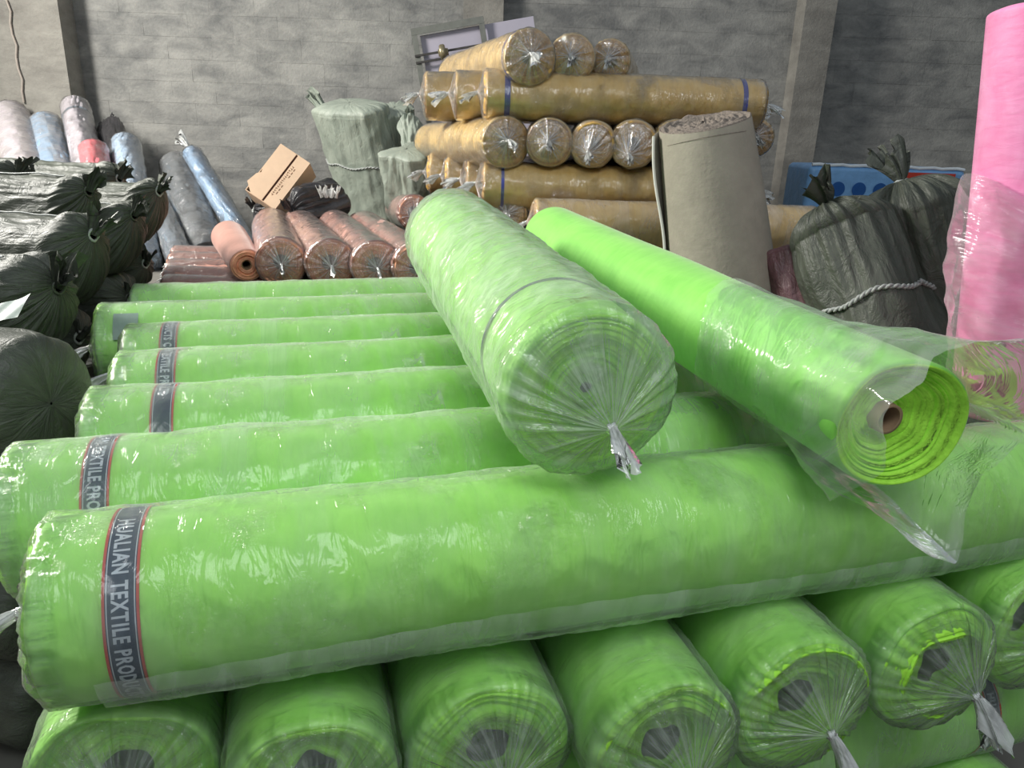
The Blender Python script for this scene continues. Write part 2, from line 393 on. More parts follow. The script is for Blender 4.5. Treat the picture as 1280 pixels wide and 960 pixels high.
# ------------------------------------------------------------------ rolls
def lettering(text, R, s, phase, height, mat, parent, pitch):
    cu = bpy.data.curves.new('letters', 'FONT'); cu.body = text; cu.size = height * 1.35; cu.resolution_u = 2; cu.extrude = 0.0003
    cu.space_character = 1.15; cu.offset = 0.0011
    ob = bpy.data.objects.new('letters', cu); COL.objects.link(ob)
    dg = bpy.context.evaluated_depsgraph_get(); me = bpy.data.meshes.new_from_object(ob.evaluated_get(dg))
    bpy.data.objects.remove(ob)
    co = np.zeros(len(me.vertices) * 3); me.vertices.foreach_get('co', co); co = co.reshape(-1, 3)
    wd = co[:, 0].max(); hh = height
    th = phase + co[:, 0] / wd * (pitch * len(text)) / R
    z = s + co[:, 1] - hh * 0.5; r = R + co[:, 2] + 0.0005
    me.vertices.foreach_set('co', np.stack([r * np.cos(th), r * np.sin(th), z], -1).reshape(-1)); me.update()
    return link('lettering', me, mat, parent)
def ring(name, R, s0, s1, mat, parent, nu=96, a0=0, a1=2 * PI, thick=0.0008):
    full = abs(a1 - a0 - 2 * PI) < 1e-6
    th = np.linspace(a0, a1, nu, endpoint=not full)
    rows = [(R, s0), (R + thick, s0), (R + thick, s1), (R, s1)]
    P = np.array([[[r * math.cos(a), r * math.sin(a), s] for a in th] for r, s in rows])
    return link(name, grid(name, P, close=full, smooth=False), mat, parent)

def cloth_roll(L, R, rc, rng, nu, nb, nr, deep=0.02, amp=0.0012, taper=0.0, flatten=0.03, tilt=0.0):
    """the rolled cloth: wound layers showing at both ends, body between"""
    th = np.linspace(0, 2 * PI, nu, endpoint=False); s_, r_ = [], []
    rr = np.linspace(rc, R - 0.012, nr)
    prof = 0.5 * deep * np.cumsum(rng.normal(0, 1, nr)) / nr ** 0.5
    prof += (rng.random(nr) - 0.5) * deep * 0.35
    prof = prof - prof[-1]; prof += deep * 0.6 * (1 - (rr - rc) / (R - rc)) ** 1.2
    prof[0] = prof[1] + 0.01
    S = []; RR = []
    for a, b in zip(prof, rr): S.append(a); RR.append(b)
    for q in (0.3, 0.6, 0.85): S.append(0.012 * (1 - math.cos(q * PI / 2))); RR.append(R - 0.012 + 0.012 * math.sin(q * PI / 2))
    for b in np.linspace(0.014, L - 0.014, nb): S.append(b); RR.append(R)
    for q in (0.85, 0.6, 0.3): S.append(L - 0.012 * (1 - math.cos(q * PI / 2))); RR.append(R - 0.012 + 0.012 * math.sin(q * PI / 2))
    for a, b in list(zip(prof, rr))[::-1]: S.append(L - a); RR.append(b)
    S = np.array(S); RR = np.array(RR); T, SS = np.meshgrid(th, S); _, R2 = np.meshgrid(th, RR)
    body = np.clip((R2 - R + 0.012) / 0.012, 0, 1)
    n1 = noise(T, SS, rng, 5, 5, 8) * amp
    n2 = noise(T, R2 * 9, rng, 6, 3, 6) * 0.004 * (1 - body) * (0.4 + deep * 20)
    R3 = R2 + n1 * (R2 / R) - flatten * R2 * np.clip(-np.cos(T), 0, 1) ** 6 * 0.5
    end = np.where(SS < L / 2, 1, -1)
    Z = SS + n2 * end
    Z = Z + tilt * R3 * np.sin(T) * np.exp(-np.clip(SS, 0, 9) / 0.25)
    tap = 1 + taper * (SS / L)
    P = np.stack([R3 * tap * np.cos(T), R3 * tap * np.sin(T), Z], -1)
    arc = np.concatenate([[0], np.cumsum(np.hypot(np.diff(S), np.diff(RR)))])
    u = np.linspace(0, 2 * PI * R, nu + 1); UV = np.stack(np.meshgrid(u, arc), -1)
    return grid('cloth', P, UV), nr
def bag(L, R, rng, nu, nb, gap, amp, near, far, knot=(0, 0), kfar=(0, 0), sag=0.0, ne=14, over=0.028):
    """film sleeve round a roll. near / far: 'tie', 'open' or 'flat'"""
    th = np.linspace(0, 2 * PI, nu, endpoint=False)
    S, RR, G, C = [], [], [], []          # axial, radius, gather weight, centre-shift weight
    Rb = R + gap
    def end(sign, base, kind):
        rows = []
        if kind == 'tie':
            for q in np.linspace(0, 1, ne):
                r = 0.011 + (Rb - 0.011) * (q ** 0.9); d = -over * (1 - q) ** 1.0 - 0.012 * (1 - q) ** 6 + 0.012 * max(0, q - 0.8) / 0.2 - 0.012
                rows.append((base + sign * d, r, math.sin(PI * min(q * 0.93 + 0.05, 1)) ** 0.6, 1 - q))
            rows.append((base + sign * 0.012, Rb + 0.001, 0.6, 0)); rows.append((base + sign * 0.045, Rb, 0.3, 0))
        elif kind == 'flat':
            for q in np.linspace(0, 1, ne // 2):
                rows.append((base - sign * 0.01, 0.003 + (Rb - 0.012) * q, 0.4, 0))
            rows.append((base + sign * 0.008, Rb, 0.3, 0))
        return rows
    a = end(1, 0, near); b = end(-1, L, far)[::-1]
    s0 = a[-1][0] + 0.01 if a else 0.0; s1 = b[0][0] - 0.01 if b else L
    mid = [(s, Rb, 0, 0) for s in np.linspace(s0, s1, nb)]
    rows = a + mid + b
    S = np.array([r[0] for r in rows]); RR = np.array([r[1] for r in rows]); G = np.array([r[2] for r in rows]); C = np.array([r[3] for r in rows])
    T, SS = np.meshgrid(th, S); R2 = np.broadcast_to(RR[:, None], T.shape); G2 = np.broadcast_to(G[:, None], T.shape); C2 = C[:, None]
    isn = (np.arange(len(rows)) < len(a))[:, None]; isf = (np.arange(len(rows)) >= len(a) + len(mid))[:, None]
    bodyw = np.clip((R2 - R * 0.8) / (R * 0.2), 0, 1)
    n = noise(T, SS, rng, 4, 9, 8) * 0.5 + noise(T, SS * 1.0, rng, 9, 22, 10, True) * 0.55
    n = n * amp * bodyw * (1 - 0.4 * G2)
    k1 = max(8, nu // 6)
    pl = np.zeros_like(th)
    for k in rng.integers(6, k1 + 8, 7): pl = pl + (1 - 2 * np.abs(np.sin(k * th / 2 * 2 / 2 + 0 * rng.random()))) * 0
    pl = sum((1 - 2 * np.abs(np.cos(k * th / 1.0 + rng.uniform(0, 6)))) for k in rng.integers(5, k1, 6)) / 2.4
    R3 = R2 + n + G2 * pl[None, :] * 0.0035 * np.clip(R2 / R, 0.12, 1)
    drop = sag * np.clip(-np.cos(T), 0, 1) ** 2 * bodyw
    R3 = R3 + drop
    Z = SS + np.where(isn, -1, np.where(isf, 1, 0)) * G2 * pl[None, :] * 0.007 * np.clip(R2 / R * 1.2, 0, 1)
    cx = C2 * np.where(isn, knot[0], kfar[0]); cy = C2 * np.where(isn, knot[1], kfar[1])
    P = np.stack([R3 * np.cos(T) + cx, R3 * np.sin(T) + cy, Z], -1)
    arc = np.concatenate([[0], np.cumsum(np.hypot(np.diff(S), np.diff(RR)))])
    u = np.linspace(0, 2 * PI * R, nu + 1); UV = np.stack(np.meshgrid(u, arc), -1)
    return grid('bag', P, UV, attr=G2, attr2=np.broadcast_to(C2, T.shape).copy()), P
def tail(rng, size, dirv, nu=40, nv=9, neck=0.011, droop=0.3, wide=0.75):
    """frilled end of a gathered bag past its knot; dirv = local direction it points along"""
    th = np.linspace(0, 2 * PI, nu, endpoint=False); q = np.linspace(0, 1, nv)
    T, Q = np.meshgrid(th, q)
    pl = sum((1 - 2 * np.abs(np.cos(k * th + rng.uniform(0, 6)))) for k in (3, 4, 7, 9)) / 2.5
    ln = 1 + 0.28 * np.cos(2 * th + rng.uniform(0, 6)) + 0.22 * np.cos(5 * th + rng.uniform(0, 6))
    rad = neck * (1 - Q) ** 2 + size * wide * Q ** 0.8 * (0.45 + 0.2 * np.cos(th * 2 + rng.uniform(0, 6)))[None, :] + pl[None, :] * size * 0.2 * Q ** 0.7
    Z = size * Q * ln[None, :]
    d = Vector(dirv).normalized(); up = Vector((1, 0, 0)); 
    if abs(d.dot(up)) > 0.95: up = Vector((0, 1, 0))
    a = (up - d * up.dot(d)).normalized(); b = d.cross(a)
    A = np.array(a); B = np.array(b); D = np.array(d)
    P = rad[..., None] * (np.cos(T)[..., None] * A + 0.75 * np.sin(T)[..., None] * B) + Z[..., None] * D
    P[..., 0] -= droop * size * Q ** 2
    UV = np.stack(np.meshgrid(np.linspace(0, 0.25, nu + 1), q * size), -1)
    return grid('tail', P, UV, attr=np.ones((nv, nu)))
def knot_mesh(rng, r=0.013):
    th = np.linspace(0, 2 * PI, 20, endpoint=False); q = np.linspace(0.02, PI - 0.02, 9); T, Q = np.meshgrid(th, q)
    rr = r * (1 + 0.18 * np.cos(5 * T + 3 * Q)) ; P = np.stack([rr * np.sin(Q) * np.cos(T), rr * np.sin(Q) * np.sin(T), rr * 0.8 * np.cos(Q)], -1)
    return grid('knot', P, np.stack(np.meshgrid(np.linspace(0, 0.08, 21), q * 0.02), -1), attr=np.ones((9, 20)))

def roll(A, B, R, label, group, cm, em, fm, seed=0, name='fabric_roll', cat='fabric roll', res=1.0, near='tie', far='tie', core=True, tilt=0.0,
         rc=0.028, deep=0.02, gap=0.007, amp=0.0035, knot=(0, 0), tsize=0.06, tdir=(-0.5, 0, -1), band=None, over=0.028, sag=0.0,
         cloth_amp=0.0012, cinset=0.0, film_label=None, back_band=None, droop=0.3, taper=0.0):
    rng = np.random.default_rng(seed); A = Vector(A); B = Vector(B); L = (B - A).length
    M = frame(A, B); t = thing(name, label, cat, M, group)
    nu = int(120 * res) + 12; nb = int(L * 55 * res) + 4; nr = int(34 * res) + 5
    me, nrr = cloth_roll(L, R, rc, rng, nu, nb, nr, deep, cloth_amp, taper, tilt=tilt)
    o = link('cloth', me, cm, t); me.materials.append(em)
    np_ = len(me.polygons); mi = np.zeros(np_, dtype=np.int32); mi[:(nrr) * nu] = 1; mi[-(nrr) * nu:] = 1
    me.polygons.foreach_set('material_index', mi)
    if core:
        rows = [(rc - 0.006, 0.012 + cinset), (rc, 0.010 + cinset), (rc + 0.001, 0.03 + cinset), (rc + 0.001, L - 0.03), (rc, L - 0.01), (rc - 0.006, L - 0.012), (rc - 0.006, L * 0.5), (rc - 0.006, 0.012 + cinset)]
        a = np.linspace(0, 2 * PI, 28, endpoint=False)
        P = np.array([[[r * math.cos(x), r * math.sin(x), s] for x in a] for r, s in rows])
        link('core', grid('core', P), M_core, t)
    if band:
        s0, ph, wd, txt, lm, bm_, edge = band
        bo = ring('label_band', R + 0.0018, s0 - wd / 2, s0 + wd / 2, bm_, t)
        if edge:
            for sg in (-1, 1):
                e = ring('border', R + 0.0022, s0 + sg * wd * 0.46 - wd * 0.04, s0 + sg * wd * 0.46 + wd * 0.04, M_red, bo); e['label'] = 'red edge of the band'
                e = ring('pinstripe', R + 0.0022, s0 + sg * wd * 0.375 - wd * 0.015, s0 + sg * wd * 0.375 + wd * 0.015, M_letter, bo); e['label'] = 'pale line along the band'
        if txt: lettering(txt, R + 0.0026, s0, ph, wd * 0.46, lm, bo, wd * 0.275)
    if fm is None: return t
    bme, P = bag(L, R, rng, nu, nb, gap, amp, near, far, knot, (0, 0), sag, over=over)
    bo = link('plastic_bag', bme, fm, t)
    for kind, p, sg, kn in ((near, -over - 0.024, 1, knot), (far, L + over + 0.024, -1, (0, 0))):
        if kind != 'tie': continue
        k = link('knot', knot_mesh(rng, 0.013 if res > 0.5 else 0.02), M_knot, bo); k.location = (kn[0], kn[1], p)
        d = tdir if sg > 0 else (tdir[0], 0.2, 1)
        tl = link('bag_tail', tail(rng, tsize, d, nu=48 if res > 0.5 else 24, droop=droop), M_knot, bo); tl.location = (kn[0], kn[1], p - sg * 0.004)
    return t

TXT = 'HUALIAN TEXTILE PRODUCTS CO.,LTD'
GROUPS = {}
# ---- upper green layer: seven rolls side by side, numbered nothing: each described by where it lies
RG = 0.18
zc = -0.75 - RG
rows = [  # u of the labelled end, v, length, band phase, label, band on?
    (-0.475, 1.455, 2.60, 0.04, 'longest green roll in film at the front, with its blue band reading HUALIAN TEXTILE PRODUCTS', True),
    (-0.64, 1.855, 2.55, -0.62, 'second green film-wrapped roll behind the big front one, its band showing TEXTILE PRO', True),
    (-0.55, 2.235, 1.95, -2.62, 'green film-wrapped roll third from the front, its band blank below LTD', True),
    (-0.54, 2.60, 1.95, -0.70, 'green film-wrapped roll fourth from the front, its band showing TEXTIL', True),
    (-0.57, 2.965, 1.95, -1.62, 'green roll with a narrow dark band, lying before the roll with a pale sticker', True),
    (-0.73, 3.335, 2.1, 0, 'green roll sticking out left beyond its neighbours, pale sticker near its end', False),
    (-0.66, 3.70, 2.0, 0, 'rearmost thin strip of green roll, nearest the salmon rolls', False)]
for i, (u, v, L, ph, lab, bn) in enumerate(rows):
    A = pile(u, v, zc); B = pile(u + L, v, zc)
    rs = 1.35 if i == 0 else (0.9 if i < 4 else 0.6)
    bs = {0: 0.155, 1: 0.20, 2: 0.20, 3: 0.155, 4: 0.15}.get(i, 0.2)
    t = roll(A, B, RG, lab, 'green rolls of the top crosswise layer', M_green, M_green_end, M_film_hazy if i != 0 else M_film, seed=10 + i, res=rs,
             band=(bs, ph, 0.062 if i == 0 else 0.06, TXT, M_letter, M_navy, True) if bn else None, tsize=0.07, tdir=(-0.2, 0.3, -1), over=0.035,
             gap=0.009 if i == 0 else 0.008, amp=0.0040 if i < 3 else 0.003)
    if i == 5:
        s = ring('sticker', RG + 0.014, 0.07, 0.16, M_sticker, t, 12, 0.55, 1.15); s['label'] = 'pale paper sticker under the film'
FRONT = [o for o in bpy.data.objects if o.name == 'fabric_roll'][0]
# long fold of spare film under the front roll
def fold_strip(parent, L, R, rng, a0, a1, s0, s1, mat, name='film_fold', out=0.03, ns=90):
    th = np.linspace(a0, a1, 8); ss = np.linspace(s0, s1, ns); T, S_ = np.meshgrid(th, ss)
    q = (T - a0) / (a1 - a0); env = np.sin(PI * (S_ - s0) / (s1 - s0)) ** 0.35
    rr = R + 0.016 + env * out * np.sin(PI * q) ** 0.8 * (0.7 + 0.3 * np.sin(S_ * 7)) + 0.002 * np.sin(S_ * 60 + T * 20)
    T2 = T + 0.05 * np.sin(S_ * 4 + 1)
    P = np.stack([rr * np.cos(T2), rr * np.sin(T2), S_], -1)
    UV = np.stack([T * R, S_], -1)
    o = link(name, grid(name, P, UV, close=False, attr=np.zeros(P.shape[:2])), mat, parent); return o

fold_strip(FRONT, 2.6, RG, np.random.default_rng(1), 1.75, 2.35, 0.10, 2.55, M_film_hazy, out=0.018)['label'] = 'long fold of spare film'
# ---- second green layer: rolls pointing at the viewer
zc2 = -1.27
ends = [(-0.38, 1.36, -1.30, 'knotless dim green roll end at the bottom left corner of the pile', (0, 0)),
        (-0.01, 1.25, -1.31, 'second green roll end from the left under the front roll', (0.0, 0)),
        (0.365, 1.25, -1.305, 'green roll end under the front roll with a film fin slanting to its knot', (-0.02, 0.01)),
        (0.735, 1.15, -1.29, 'green roll end with dark hollow core and bunched film knot, bottom centre right', (-0.02, 0.025)),
        (1.095, 1.17, -1.265, 'green roll end with dark core and long drooping film tail', (-0.015, 0.02)),
        (1.48, 1.18, -1.24, 'green roll end on the right with a bright white star-shaped film knot', (-0.035, 0.055)),
        (1.87, 1.22, -1.23, 'green roll end cut by the right edge of the picture', (0.0, 0.0))]
for i, (u, v, zz, lab, kn) in enumerate(ends):
    r = RG + (-0.005 if i % 2 else 0.0)
    roll(pile(u, v, zz), pile(u, 3.85, zc2), r, lab, 'green rolls of the layer laid end on', M_green, M_green_end, M_film, seed=30 + i, res=1.25 if i in (2, 3, 4, 5) else 0.9,
         knot=kn, tsize=0.085, tdir=(-0.9, 0.35, -0.8), rc=0.05, core=False, deep=0.06, over=0.055, gap=0.012, amp=0.004)
# ---- third and fourth green layers
zc3 = zc2 - 0.375
for i, (v, lab, L) in enumerate([(1.47, 'green crosswise roll low in the pile, its band seen at the right edge', 2.75), (2.3, 'green crosswise roll hidden in the middle of the pile', 2.5), (3.2, 'green crosswise roll hidden at the back of the pile', 2.5)]):
    roll(pile(-0.55, v, zc3), pile(-0.55 + L, v, zc3), RG, lab, 'green rolls of the lower crosswise layer', M_green, M_green_end, M_film_hazy, seed=50 + i, res=0.8 if i == 0 else 0.3,
         band=(L - 0.30, 0.9, 0.055, TXT, M_letter, M_navy, True) if i == 0 else None)
zc4 = 0.18 - H
for i in range(6):
    u = -0.2 + 0.42 * i
    roll(pile(u, 1.30 if i < 5 else 1.22, zc4), pile(u, 3.5, zc4), RG, ['green floor-layer roll at the left end of the pile', 'green floor-layer roll, second from the left, in the dark', 'green floor-layer roll, third from the left, in the dark', 'green floor-layer roll, fourth from the left, in the dark', 'bright green roll end peeping out at the bottom right corner', 'green floor-layer roll at the right end of the pile'][i],
         'green rolls of the bottom layer', M_green, M_green_end, M_film, seed=60 + i, res=0.5)

# ---- wrapped roll lying on top, pointing at the viewer
A = at(738, 490, 1.47); B = at(566, 297, 3.05)
t = roll(A, B, 0.172, 'green roll in milky film lying on top of the pile, white knot facing the viewer', None, M_green, M_green_end, M_film_hazy, seed=3, res=1.5,
         knot=(-0.045, 0.02), tsize=0.075, tdir=(-0.5, 0.15, -0.9), deep=0.03, rc=0.012, over=0.06, gap=0.022, amp=0.005, core=False, droop=0.1,
         band=(0.26, 0, 0.013, None, None, M_navy, False))
t.children[1]['label'] = 'narrow dark blue band round the roll'
# ---- part-used roll with its bag pulled open
A = at(1128, 533, 1.50); B = at(692, 300, 3.45)
RB = 0.148
t = roll(A, B, RB, 'bare bright green roll with cardboard core showing, lying slantwise on the pile', None, M_green_bare, M_green_end, None, seed=5, res=1.5, rc=0.034, deep=0.035,
         cloth_amp=0.002, cinset=0.025, tilt=-0.22)
def open_bag(t, L, R, rng, s0, s1, nu=150, nv=70):
    th = np.linspace(0, 2 * PI, nu, endpoint=False); q = np.linspace(0, 1, nv); T, Q = np.meshgrid(th, q)
    mouth = s0 + 0.05 * np.cos(th * 1 + 2.6) + 0.045 * np.cos(th * 3 + 1.0) + 0.03 * np.cos(5 * th + 0.4)
    S_ = mouth[None, :] * (1 - Q) + (s1 + 0.05 * np.cos(2 * th))[None, :] * Q
    out = np.clip(1 - Q * 2.0, 0, 1)
    poly = 0.05 + 0.035 * (1 - 2 * np.abs(np.cos(2.5 * T + 0.9))) + 0.03 * np.cos(2 * T + 0.6)
    rr = R + 0.010 + poly * out ** 1.1 + noise(T, S_, rng, 8, 18, 10, True) * 0.0065 * (0.35 + out) + noise(T, S_, rng, 4, 8, 8) * 0.003
    rr += 0.02 * np.clip(-np.cos(T), 0, 1) * out
    P = np.stack([rr * np.cos(T), rr * np.sin(T), S_], -1)
    UV = np.stack(np.meshgrid(np.linspace(0, 2 * PI * R, nu + 1), q * (s1 - s0)), -1)
    return link('plastic_bag', grid('bag', P, UV, attr=np.zeros(T.shape)), M_film_loose, t)
ob = open_bag(t, 1.8, RB, np.random.default_rng(8), -0.11, 0.62); ob['label'] = 'loose clear film pulled open at the end'

# ---- pink roll upright at the right, in a loose bag
yb = 2.38
Pb = at(1262, 512, yb); Pt = at(1322, 6, yb + 0.06)
t = roll(Pt, Pb, 0.175, 'tall pink roll standing upright in loose clear film at the right edge', None, M_pink, M_pink, None, seed=7, res=0.8, rc=0.03, deep=0.02, name='fabric_roll')
def loose_sleeve(t, L, R, rng):
    nu, nv = 110, 80; th = np.linspace(0, 2 * PI, nu, endpoint=False); q = np.linspace(0, 1, nv); T, Q = np.meshgrid(th, q)
    S_ = L * (0.42 + 0.05 * np.cos(2 * th)[None, :]) * (1 - Q) + (L + 0.0) * Q
    spread = np.sin(PI * np.clip(Q * 0.85 + 0.1, 0, 1)) ** 1.2
    rr = R + 0.008 + spread * (0.035 + 0.03 * np.cos(T * 3 + 1 + 3 * Q)) + noise(T, S_, rng, 7, 12, 10, True) * 0.008 * spread + noise(T, S_, rng, 4, 9, 8) * 0.003
    P = np.stack([rr * np.cos(T), rr * np.sin(T), S_], -1)
    UV = np.stack(np.meshgrid(np.linspace(0, 2 * PI * R, nu + 1), q * L), -1)
    return link('plastic_bag', grid('bag', P, UV, attr=np.zeros(T.shape)), M_film_loose, t)
loose_sleeve(t, (Pt - Pb).length, 0.185, np.random.default_rng(9))
A = pile(2.12, 1.62, -1.05 + 0.115 ); B = pile(2.9, 1.95, -1.05 + 0.115)
roll(A, B, 0.108, 'pale pink roll lying under the tall pink roll', None, M_palepink, M_palepink, M_film_loose, seed=11, res=0.7, near='flat', far='flat', core=False)

# ------------------------------------------------------------------ gold stack
GY = 4.95
def G(px, py, Y): return at(px, py, Y)
gl = 'gold rolls of the stack'
GR = 0.152
def gold(A, B, lab, seed, band=None, R=GR, res=0.55, **kw):
    d = dict(knot=(0.01, -0.01), tsize=0.085, tdir=(-0.2, 0.1, -1), deep=0.05, rc=0.04, core=False, over=0.03, gap=0.006, amp=0.003)
    d.update(kw)
    return roll(A, B, R, lab, gl, M_gold, M_gold_end, M_film_far, seed=seed, res=res, band=band, **d)
def endon(px, py, dxy, lab, seed, Y=GY, L=1.6, R=GR, **kw):
    A = at(px, py, Y); d = Vector((dxy[0], dxy[1], 0)).normalized(); return gold(A, A + d * L, lab, seed, R=R, **kw)
bband = lambda s: (s, -1.2, 0.035, TXT, M_letter, M_blueprint, False)
# topmost three
A_ = at(663, 71, GY); B_ = at(572, 94, 6.75)
gold(A_, B_, 'nearest gold roll on top of the stack, slanting, knot facing out', 101, R=0.16, band=(0.06, 0, 0.012, None, None, M_blueprint, False))
endon(715, 73, (0.05, 1), 'middle one of the three gold rolls on top of the stack', 102, Y=GY + 0.12, L=1.5, R=0.142)
endon(762, 76, (0.18, 1), 'rightmost gold roll on top of the stack, clear frilled film at its end', 103, Y=GY + 0.2, L=1.5, R=0.128)
# crosswise pair of layers
zl4 = at(640, 127, GY + 0.1).z; zl3 = at(640, 178, GY).z
def cross(px, Y, z, L, lab, seed, bnd=None, R=GR, yaw=4, **kw):
    A = at(px, 127, Y); A.z = z; d = Vector((math.cos(R_(yaw)), math.sin(R_(yaw)), 0))
    return gold(A, A + d * L, lab, seed, band=bnd, R=R, **kw)
step = 0.315
z3 = zl3; z4 = z3 + 0.275; z2 = z3 - 0.275; z1 = z2 - 0.25
long_gold = cross(607, GY + 0.15, z4, 1.75, 'long gold roll lying crosswise below the top three, violet band near its left end', 110, bband(0.13), tdir=(-0.2, 0.4, -1))
ring('label_band', GR + 0.0018, 1.60, 1.63, M_blueprint, long_gold)
cross(570, GY + 0.47, z4, 2.0, 'gold roll end just behind the banded one in the upper crosswise layer', 111)
cross(533, GY + 0.80, z4, 2.0, 'leftmost gold roll end of the upper crosswise layer', 112, R=0.16)
A_ = at(633, 178, GY); B_ = at(541, 179, 6.5)
gold(A_, B_, 'slanting gold roll below the banded long one, knot facing out', 120, R=0.155)
endon(687, 178, (0, 1), 'second end-on gold roll from the left under the banded long roll', 121, R=0.145)
endon(741, 180, (0.05, 1), 'third end-on gold roll from the left under the banded long roll', 122, R=0.142, knot=(-0.05, -0.03))
endon(792, 180, (0.05, 1), 'fourth end-on gold roll, just left of the canvas roll', 123, R=0.145, knot=(-0.06, -0.03))
endon(845, 180, (0.05, 1), 'end-on gold roll half hidden behind the canvas roll', 124, R=0.145)
endon(900, 180, (0.05, 1), 'end-on gold roll hidden behind the canvas roll', 125, R=0.145)
endon(944, 172, (0.05, 1), 'end-on gold roll showing only its film frill right of the canvas roll', 126, Y=GY + 0.25, R=0.12, tsize=0.09)
cross(606, GY + 0.12, z2, 1.75, 'lower long gold roll crosswise, small blue mark near its left end', 130, (0.12, 0, 0.02, None, None, M_blueprint, False))
for i, (px, dy) in enumerate([(585, 0.45), (560, 0.77), (538, 1.09)]):
    cross(px, GY + dy, z2, 2.0, ['gold roll end right behind the lower long roll', 'gold roll end second behind the lower long roll', 'farthest gold roll end of the lower crosswise layer'][i], 131 + i)
# next: end-on row with one long bagged roll in front
endon(636, 268, (0, 1), 'small gold roll end above the tip of the bare green roll', 140, Y=GY + 0.05, R=0.12)
A = at(668, 283, GY - 0.18); A.z = z1 + 0.06
roll(A, A + Vector((1.75, 0.12, 0)), 0.145, 'long gold roll in dusty film low in the stack, running behind the canvas roll', gl, M_gold, M_gold_end, M_film_old, seed=141, res=0.7, core=False)
for i in range(5):
    px = 690 + i * 55
    A = at(px, 262, GY + 0.26); A.z = z1
    gold(A, A + Vector((0.03, 1.4, 0)), ['gold roll whose rounded top peeps over the dusty long roll, leftmost', 'gold roll top second from the left over the dusty long roll', 'gold roll top third from the left over the dusty long roll', 'gold roll top fourth, hidden by the canvas roll', 'gold roll fifth, hidden by the canvas roll'][i], 142 + i, res=0.3)
t = thing('pallet', 'low wooden pallet hidden under the gold stack', 'pallet', Matrix.Translation((1.0, GY + 0.35, PLAT)))
for k in range(9): link('board', boxes('board', [((0, -0.56 + 0.14 * k, 0.095), (2.1, 0.10, 0.02))]), M_card, t)
for k in range(3): link('bearer', boxes('bearer', [((-0.98 + 0.98 * k, 0, 0.043), (0.09, 1.2, 0.085))]), M_card, t)
for i in range(4):
    Y = GY - 0.1 + i * 0.32
    A = at(600, 300, Y); A.x = 0.02 + 0.03 * i; A.z = PLAT + GR + 0.115
    gold(A, A + Vector((1.9, 0.1, 0)), 'gold roll of the lowest layer with film hanging over it, above the bare green roll' if i == 0 else ['', 'gold roll second from the front in the lowest layer', 'gold roll third from the front in the lowest layer', 'rearmost gold roll of the lowest layer'][i], 150 + i, res=0.4 if i == 0 else 0.25, R=GR)

